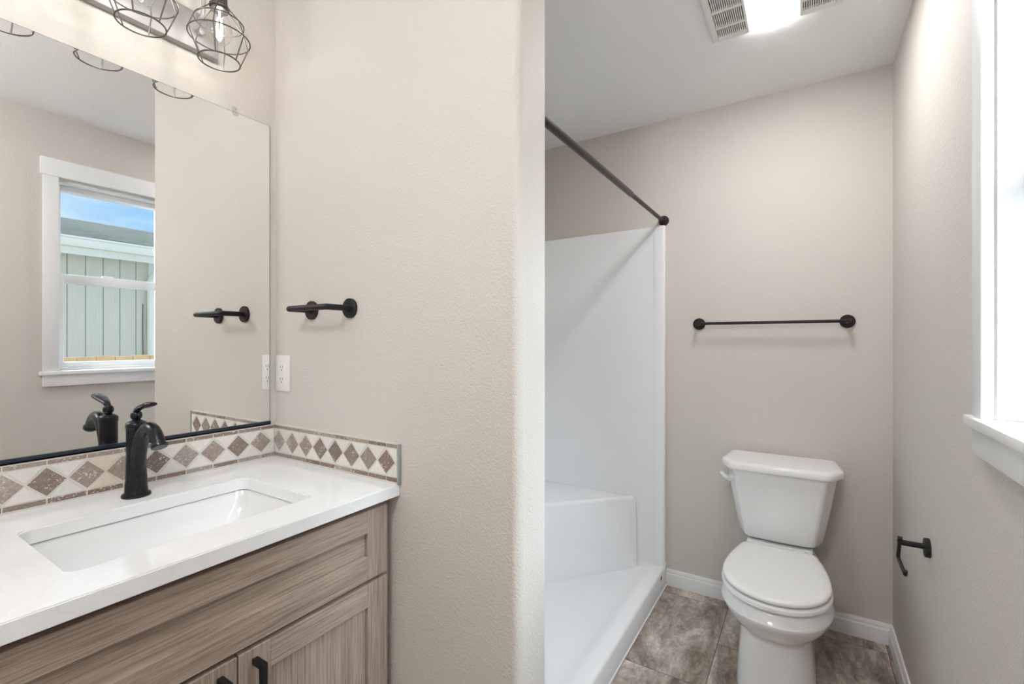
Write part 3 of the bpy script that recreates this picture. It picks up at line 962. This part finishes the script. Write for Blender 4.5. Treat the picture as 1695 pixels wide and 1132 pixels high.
ph = thing('toilet_paper_holder', (XR, 1.82, 0.665), 'empty matte black toilet paper holder on the wall below the window', 'paper holder')
MB().lathe([(0.0, -0.0002), (0.0275, -0.0002), (0.0275, -0.0105), (0.026, -0.012), (0.0, -0.012)], (XR, 1.82, 0.665), 'X', 40).build('rosette', BLACK, ph)
MB().lathe([(0.0, -0.0115), (0.0082, -0.0115), (0.0082, -0.074), (0.0, -0.074)], (XR, 1.82, 0.668), 'X', 24).build('post', BLACK, ph)
hx = XR - 0.069
P0, P1, P2, P3 = (hx, 1.812, 0.682), (hx, 1.848, 0.612), (hx, 1.722, 0.609), (hx, 1.716, 0.624)
mb = MB().tube([P0] + corner(P0, P1, P2, 0.012) + corner(P1, P2, P3, 0.006) + [P3], 0.0050, 16)
mb.lathe([(0.0, -0.0055), (0.0068, -0.0055), (0.0068, 0.0055), (0.0, 0.0055)], (hx, 1.8125, 0.681), 'X', 16)
mb.build('arm', BLACK, ph, 50)

# ================================================================== shower
SXF = -0.6200            # curb face
sh = thing('shower_stall', (-1.05, 1.76, 0), 'white one-piece shower stall with corner seat behind the partition wall', 'shower')
SXL, SY0, SY1, STOP = XM + 0.001, YP2 + 0.001, YT - 0.001, 1.881
g = 0.028
# pan: curb, inner slope, floor
mb = MB()
prof = [(SXF, 0.0005), (SXF, 0.090), (SXF - 0.004, 0.098), (SXF - 0.012, 0.101), (SXF - 0.040, 0.1000), (SXF - 0.054, 0.0985), (SXF - 0.066, 0.0955), (SXF - 0.080, 0.0900), (SXF - 0.100, 0.0810), (SXF - 0.125, 0.0720), (SXF - 0.155, 0.0660), (SXF - 0.19, 0.0630), (-1.05, 0.050), (SXL + 0.06, 0.060), (SXL + 0.03, 0.085), (SXL, 0.12), (SXL, 0.0005)]
mb.prism([(x, SY0, z) for x, z in prof], (0, SY1 - SY0, 0))
cv = [(SY1 - 0.0215, 0.040), (SY1 - 0.0215, 0.098)] + [(SY1 - 0.0215 - 0.038 + 0.038 * cos(a), 0.098 - 0.038 * sin(a)) for a in [pi / 2 * i / 6 for i in range(1, 7)]] + [(SY1 - 0.0595, 0.040)]
mb.prism([(SXL + 0.02, y, z) for y, z in cv], (SXF - 0.062 - SXL - 0.02, 0, 0))
mb.build('pan', ACRY, sh, 50)
MB().box((SXL, SY0 + g, 0.045), (SXL + g, SY1 - g, STOP), 0.004).build('back_panel', ACRY, sh)
def end_panel(ya, yb, ysgn):
    """flat panel with a raised front post; ysgn: direction it faces"""
    e = MB()
    y_in = yb + ysgn * 0.0
    px = SXF - 0.002
    pts = [(SXL, yb, 0)]
    face = ya
    # outline in plan, from the wall side round the face
    plan = [(SXL, yb), (px, yb), (px, yb + ysgn * 0.024)]
    plan += [(px - 0.006, yb + ysgn * 0.031), (px - 0.048, yb + ysgn * 0.031), (px - 0.056, yb + ysgn * 0.026), (px - 0.066, yb + ysgn * 0.021), (px - 0.16, yb + ysgn * 0.020), (SXL + g + 0.03, yb + ysgn * 0.020), (SXL + g, yb + ysgn * 0.045), (SXL, yb + ysgn * 0.045)]
    e.prism([(x, y, 0.045) for x, y in plan], (0, 0, STOP - 0.045), 0.002)
    return e
end_panel(0, SY1, -1).build('end_panel', ACRY, sh, 40)
end_panel(0, SY0, 1).build('end_panel', ACRY, sh, 40)
# post foot running down beside the curb
MB().box((SXF - 0.05, SY1 - 0.026, 0.0005), (SXF + 0.0005, SY1, 0.12), 0.003).build('post_foot', ACRY, sh)
# triangular corner seat
ya = SY1 - 0.021
apex = (-0.772, ya)
def seat_sec(z, grow):
    c = (SXL + g, ya)
    return [(apex[0] + grow, ya, z), (apex[0] + grow - 0.012, ya - 0.018 - grow, z), (apex[0] - 0.345 + grow * .7, ya - 0.365 - grow * .7, z), (apex[0] - 0.56 + grow * .5, ya - 0.600 - grow * .7, z), (SXL + g, ya - 0.690 - grow, z), (SXL + g, ya, z)]
bm_ = bmesh.new()
A = [bm_.verts.new(p) for p in seat_sec(0.045, 0.012)]; B = [bm_.verts.new(p) for p in seat_sec(0.441, -0.004)]
bm_.faces.new(A); topf = bm_.faces.new(list(reversed(B)))
for i in range(6): bm_.faces.new((A[i], B[i], B[(i + 1) % 6], A[(i + 1) % 6]))
bmesh.ops.recalc_face_normals(bm_, faces=list(bm_.faces))
sel = [e for e in bm_.edges if (e.verts[0].co.z > 0.4 or e.verts[1].co.z > 0.4)]
bmesh.ops.bevel(bm_, geom=sel, offset=0.018, segments=5, affect='EDGES', profile=0.5)
m_ = MB(); m_._merge(bm_); m_.build('corner_seat', ACRY, sh, 50)
MB().lathe([(0.0, 0.0005), (0.0105, 0.0005), (0.0105, -0.0003), (0.0, -0.0003)], (SXF + 0.0004, 2.405, 0.074), 'X', 12).build('weep_hole', SLOT, sh)
MB().lathe([(0.0, 0.051), (0.045, 0.051), (0.05, 0.0525), (0.05, 0.0545), (0.0, 0.0545)], (-1.05, 1.62, 0), 'Z', 32).build('drain', CHROME, sh)

rod = thing('shower_curtain_rod', (-0.637, 1.75, 1.905), 'dark bronze tension curtain rod spanning the shower opening', 'curtain rod')
RX, RZ = -0.637, 1.910
MB().lathe([(0.0, YP2 + 0.02), (0.0126, YP2 + 0.02), (0.0126, 1.972), (0.0116, 1.975), (0.0, 1.975)], (RX, 0, RZ), 'Y', 28).build('outer_tube', ROD, rod)
MB().lathe([(0.0, 1.974), (0.0100, 1.974), (0.0100, YT - 0.02), (0.0, YT - 0.02)], (RX, 0, RZ), 'Y', 28).build('inner_tube', ROD, rod)
for yw, s in ((YT, -1), (YP2, 1)):
    MB().lathe([(0.0, 0.0003 * s), (0.026, 0.0003 * s), (0.0265, 0.006 * s), (0.0245, 0.014 * s), (0.0165, 0.020 * s), (0.0130, 0.028 * s), (0.0, 0.028 * s)], (RX + 0.004, yw, RZ), 'Y', 32).build('end_flange', ROD, rod)

# ================================================================== toilet
TX = -0.096
to_ = thing('toilet', (TX, 2.1, 0), 'white two-piece toilet with closed lid standing by the back wall', 'toilet')
def outline(z, yf, ym, yb, hw, hwb, n=2.2, N=40):
    """egg plan: front half superellipse from the widest line ym to the nose yf, tapering back to half-width hwb at yb"""
    right = []
    for i in range(N + 1):
        a = pi / 2 * i / N                       # 0 nose .. pi/2 widest
        x = hw * (sin(a)) ** (2 / n); y = ym - (ym - yf) * (cos(a)) ** (2 / n)
        right.append((x, y))
    K = 12
    for i in range(1, K + 1):
        t = i / K
        right.append((hw - (hw - hwb) * t ** 1.8, ym + (yb - ym) * t))
    # soft back corners
    right.append((hwb - 0.006, yb + 0.004))
    pts = [(TX + x, y, z) for x, y in right] + [(TX - x, y, z) for x, y in reversed(right[1:])]
    return pts
secs = [
    outline(0.0005, 1.835, 2.02, 2.44, 0.130, 0.125, 2.6),
    outline(0.012, 1.833, 2.02, 2.44, 0.130, 0.125, 2.6),
    outline(0.080, 1.843, 2.02, 2.44, 0.125, 0.118, 2.6),
    outline(0.160, 1.852, 2.02, 2.44, 0.119, 0.112, 2.55),
    outline(0.215, 1.853, 2.02, 2.44, 0.115, 0.110, 2.5),
    outline(0.232, 1.850, 2.02, 2.44, 0.116, 0.110, 2.45),
    outline(0.240, 1.838, 2.02, 2.44, 0.124, 0.110, 2.35),
    outline(0.262, 1.808, 2.01, 2.44, 0.147, 0.112, 2.25),
    outline(0.292, 1.778, 2.00, 2.44, 0.166, 0.114, 2.2),
    outline(0.318, 1.760, 1.99, 2.44, 0.1765, 0.116, 2.2),
    outline(0.330, 1.753, 1.99, 2.44, 0.1805, 0.118, 2.2),
    outline(0.336, 1.752, 1.99, 2.44, 0.1812, 0.118, 2.2),
    outline(0.341, 1.757, 1.99, 2.44, 0.1790, 0.118, 2.2),
    outline(0.362, 1.767, 1.99, 2.44, 0.1745, 0.118, 2.2),
    outline(0.372, 1.772, 1.99, 2.44, 0.1715, 0.118, 2.2),
    outline(0.3755, 1.780, 1.99, 2.44, 0.1670, 0.115, 2.2),
]
MB().loft(secs).build('bowl', PORC, to_, 50)
# rear deck under the tank
MB().loft([rrect(TX - w_, TX + w_, 2.215 + d_, 2.470, 0.02, z_, 5) for w_, d_, z_ in ((0.110, 0.03, 0.30), (0.118, 0.03, 0.38), (0.122, 0.028, 0.412), (0.120, 0.031, 0.4185))]).build('deck', PORC, to_, 50)
def slab(zs, name, m, hole=False):
    MB().loft([outline(z, 1.757 + d, 1.965, 2.214 - d * .4, 0.1735 - d, 0.134 - d, 2.1) for z, d in zs]).build(name, m, to_, 45)
slab(((0.3785, 0.006), (0.3805, 0.000), (0.384, -0.0035), (0.395, -0.0035), (0.3995, -0.001), (0.4020, 0.006)), 'seat', SEATW)
slab(((0.4058, 0.007), (0.4075, 0.0015), (0.410, 0.0), (0.4165, 0.0), (0.4205, 0.003), (0.4235, 0.009), (0.4248, 0.02), (0.4255, 0.05)), 'lid', SEATW)
for s in (-1, 1):
    MB().box((TX + s * 0.077 - 0.02, 2.212, 0.406), (TX + s * 0.077 + 0.02, 2.242, 0.420), 0.005, 3).build('hinge', SEATW, to_)
# tank
def tank_sec(z, hb, hs, hf, yb, ys, yf, bow=0.006, r=0.015):
    corners = [(hb, yb), (hs, ys), (hf, yf)]
    poly = [(TX + x, y) for x, y in corners] + [(TX, yf - bow)] + [(TX - x, y) for x, y in reversed(corners)]
    # round the corners
    out = []
    n = len(poly)
    for i in range(n):
        a, b, c = Vector(poly[i - 1]), Vector(poly[i]), Vector(poly[(i + 1) % n])
        rr = min(r, (a - b).length * .45, (c - b).length * .45)
        p, q_ = b + (a - b).normalized() * rr, b + (c - b).normalized() * rr
        for k in range(5):
            t = k / 4
            v = p * (1 - t) ** 2 + b * 2 * t * (1 - t) + q_ * t * t
            out.append((v.x, v.y, z))
    return out
def tsec(z, k, ins=0.0):
    """k: 0 at the foot of the tank, 1 under the lid"""
    L = lambda a, b: a + (b - a) * k
    return tank_sec(z, L(0.150, 0.200) - ins, L(0.158, 0.208) - ins, L(0.125, 0.168) - ins, 2.488 - ins, L(2.335, 2.312), L(2.258, 2.228) + ins, 0.006)
MB().loft([tsec(0.425, 0.0, 0.022), tsec(0.427, 0.0, 0.012), tsec(0.433, 0.01, 0.003), tsec(0.440, 0.03), tsec(0.52, 0.32), tsec(0.60, 0.60), tsec(0.68, 0.86), tsec(0.722, 1.0)]).build('tank', PORC, to_, 40)
MB().lathe([(0.0, 0.405), (0.05, 0.405), (0.05, 0.426), (0.0, 0.426)], (TX, 2.37, 0), 'Z', 24).build('tank_gasket', SEATW, to_)
def lsec(z, ins):
    return tank_sec(z, 0.212 - ins, 0.2295 - ins, 0.184 - ins, 2.496 - ins, 2.300, 2.212 + ins, 0.006, 0.02)
MB().loft([lsec(0.7222, 0.006), lsec(0.7240, 0.001), lsec(0.728, 0.0), lsec(0.744, 0.001), lsec(0.750, 0.005), lsec(0.7535, 0.012), lsec(0.7550, 0.03)]).build('tank_lid', PORC, to_, 40)
# flush lever on the left bevel of the tank
nrm = Vector((-0.84, -0.54, 0)).normalized(); along = Vector((-0.54, 0.84, 0))
c0 = Vector((TX - 0.183, 2.263, 0.674))
mb = MB().tube([c0 - nrm * 0.006, c0 + nrm * 0.008, c0 + nrm * 0.012], [0.0155, 0.0155, 0.013], 20)
c1 = c0 + nrm * 0.015
mb.tube([c1 - along * 0.012, c1 + along * 0.010, c1 + along * 0.045 + Vector((0, 0, 0.004)), c1 + along * 0.058 + Vector((0, 0, 0.006))], [0.0095, 0.0105, 0.0110, 0.0085], 14)
mb.build('flush_lever', SEATW, to_, 50)

# ================================================================== exhaust fan with light
fan = thing('ceiling_exhaust_fan', (-0.097, 1.76, CZ), 'white ceiling exhaust fan grille with a bright light panel', 'exhaust fan')
GX0, GX1, GY0, GY1 = -0.303, 0.109, 1.600, 1.938
LXa, LXb = -0.176, -0.018
zf = CZ - 0.016
fr = MB()
fr.box((GX0, GY0, zf), (GX0 + 0.022, GY1, CZ), 0.003).box((GX1 - 0.022, GY0, zf), (GX1, GY1, CZ), 0.003)
fr.box((LXa - 0.008, GY0, zf), (LXa, GY1, CZ), 0.001).box((LXb, GY0, zf), (LXb + 0.008, GY1, CZ), 0.001)
rows = [(1.626, 1.662), (1.674, 1.756), (1.768, 1.850), (1.862, 1.910)]
cuts = [GY0] + [v for r_ in rows for v in r_] + [GY1]
for xa, xb in ((GX0 + 0.022, LXa - 0.008), (LXb + 0.008, GX1 - 0.022)):
    for i in range(0, len(cuts), 2):
        fr.box((xa, cuts[i], zf), (xb, cuts[i + 1], zf + 0.008))
    n = 15; pitch = (xb - xa) / n
    for i in range(n + 1):
        xx = xa + pitch * i
        fr.box((max(xa, xx - 0.0017), GY0 + 0.02, zf + 0.0005), (min(xb, xx + 0.0017), GY1 - 0.02, zf + 0.0075))
fr.build('grille', GRILLE, fan)
for xa, xb in ((GX0 + 0.02, LXa - 0.004), (LXb + 0.004, GX1 - 0.02)):
    MB().box((xa, GY0 + 0.02, CZ - 0.0035), (xb, GY1 - 0.02, CZ - 0.0005)).build('housing', FANDARK, fan)
MB().box((LXa, GY0, zf + 0.001), (LXb, GY1 - 0.002, zf + 0.006), 0.001).build('light_panel', PANEL, fan)['label'] = 'glowing white light panel'

# ================================================================== outdoors, seen through the window in the mirror
struct('ground', MB().box((XR + WT + 0.05, -12, -0.75), (30, 14, -0.60)), GROUNDM, 'bare ground between the two houses', 'ground')
nh = thing('neighbor_house', (3.7, 0, -0.6), 'pale green neighbouring house with grey shingle roof seen through the window', 'house')
HX, HY1, HY0 = 3.70, 2.43, -5.0
MB().box((HX, HY0, -0.6), (HX + 6.0, HY1, 2.30)).build('siding_wall', SIDING, nh)
gr_ = MB()
k = -45
while True:
    y = 1.827 + 0.151 * k
    if y > HY1 - 0.06: break
    if y > HY0: gr_.box((HX - 0.0015, y - 0.004, -0.5), (HX + 0.001, y + 0.004, 2.28))
    k += 1
gr_.build('siding_grooves', GROOVE, nh, 0)
MB().box((HX - 0.018, HY1 - 0.03, -0.6), (HX + 0.07, HY1 + 0.018, 2.28)).build('corner_board', GUTTER, nh)
# eave: soffit, fascia, gutter, roof
EY1 = HY1 + 2.2
MB().box((3.40, HY0, 2.215), (HX + 0.01, EY1, 2.235)).build('soffit', GUTTER, nh)
MB().box((3.385, HY0, 2.170), (3.405, EY1, 2.335)).build('fascia', GUTTER, nh)
gp = [(3.384, 2.345), (3.384, 2.245), (3.325, 2.245), (3.305, 2.285), (3.305, 2.318), (3.292, 2.328), (3.292, 2.345), (3.300, 2.345), (3.372, 2.338)]
MB().prism([(x, HY0, z) for x, z in gp], (0, EY1 - HY0, 0)).build('gutter', GUTTER, nh)
MB().prism([(3.30, HY0, 2.347), (3.30, HY0, 2.352), (6.30, HY0, 3.103), (9.30, HY0, 2.352), (9.30, HY0, 2.347), (6.30, HY0, 3.097)], (0, EY1 - HY0, 0)).build('roof', SHING, nh)
MB().prism([(HX, HY1 - 0.02, 2.30), (6.3, HY1 - 0.02, 3.02), (9.1, HY1 - 0.02, 2.30)], (0, 0.018, 0)).build('gable', SIDING, nh)
dsp = MB().tube(corner((3.34, 2.415, 2.25), (3.34, 2.415, 2.16), (3.65, 2.405, 2.03), 0.05) + corner((3.34, 2.415, 2.16), (3.65, 2.405, 2.02), (3.65, 2.405, 1.7), 0.06) + [(3.65, 2.405, -0.5)], 0.034, 12)
dsp.build('downspout', GUTTER, nh, 50)
MB().tube([(3.692, 2.345, 1.72), (3.690, 2.342, 1.4), (3.692, 2.347, 1.2), (3.69, 2.345, 0.2)], 0.004, 8).build('cable', SLOT, nh)

fn = thing('wooden_fence', (1.8, 1.5, -0.6), 'raw cedar board fence between the two houses', 'fence')
for i in range(22):
    y = 0.07 + 0.1185 * i
    MB().box((1.80, y, -0.58), (1.819, y + 0.115 + random.uniform(-.001, .001), 1.158 + random.uniform(-0.006, 0.006)), 0.002).build('board', FENCEW, fn)
MB().box((1.82, 0.05, 0.85), (1.858, 2.7, 0.94)).build('fence_rail', FENCEW, fn)
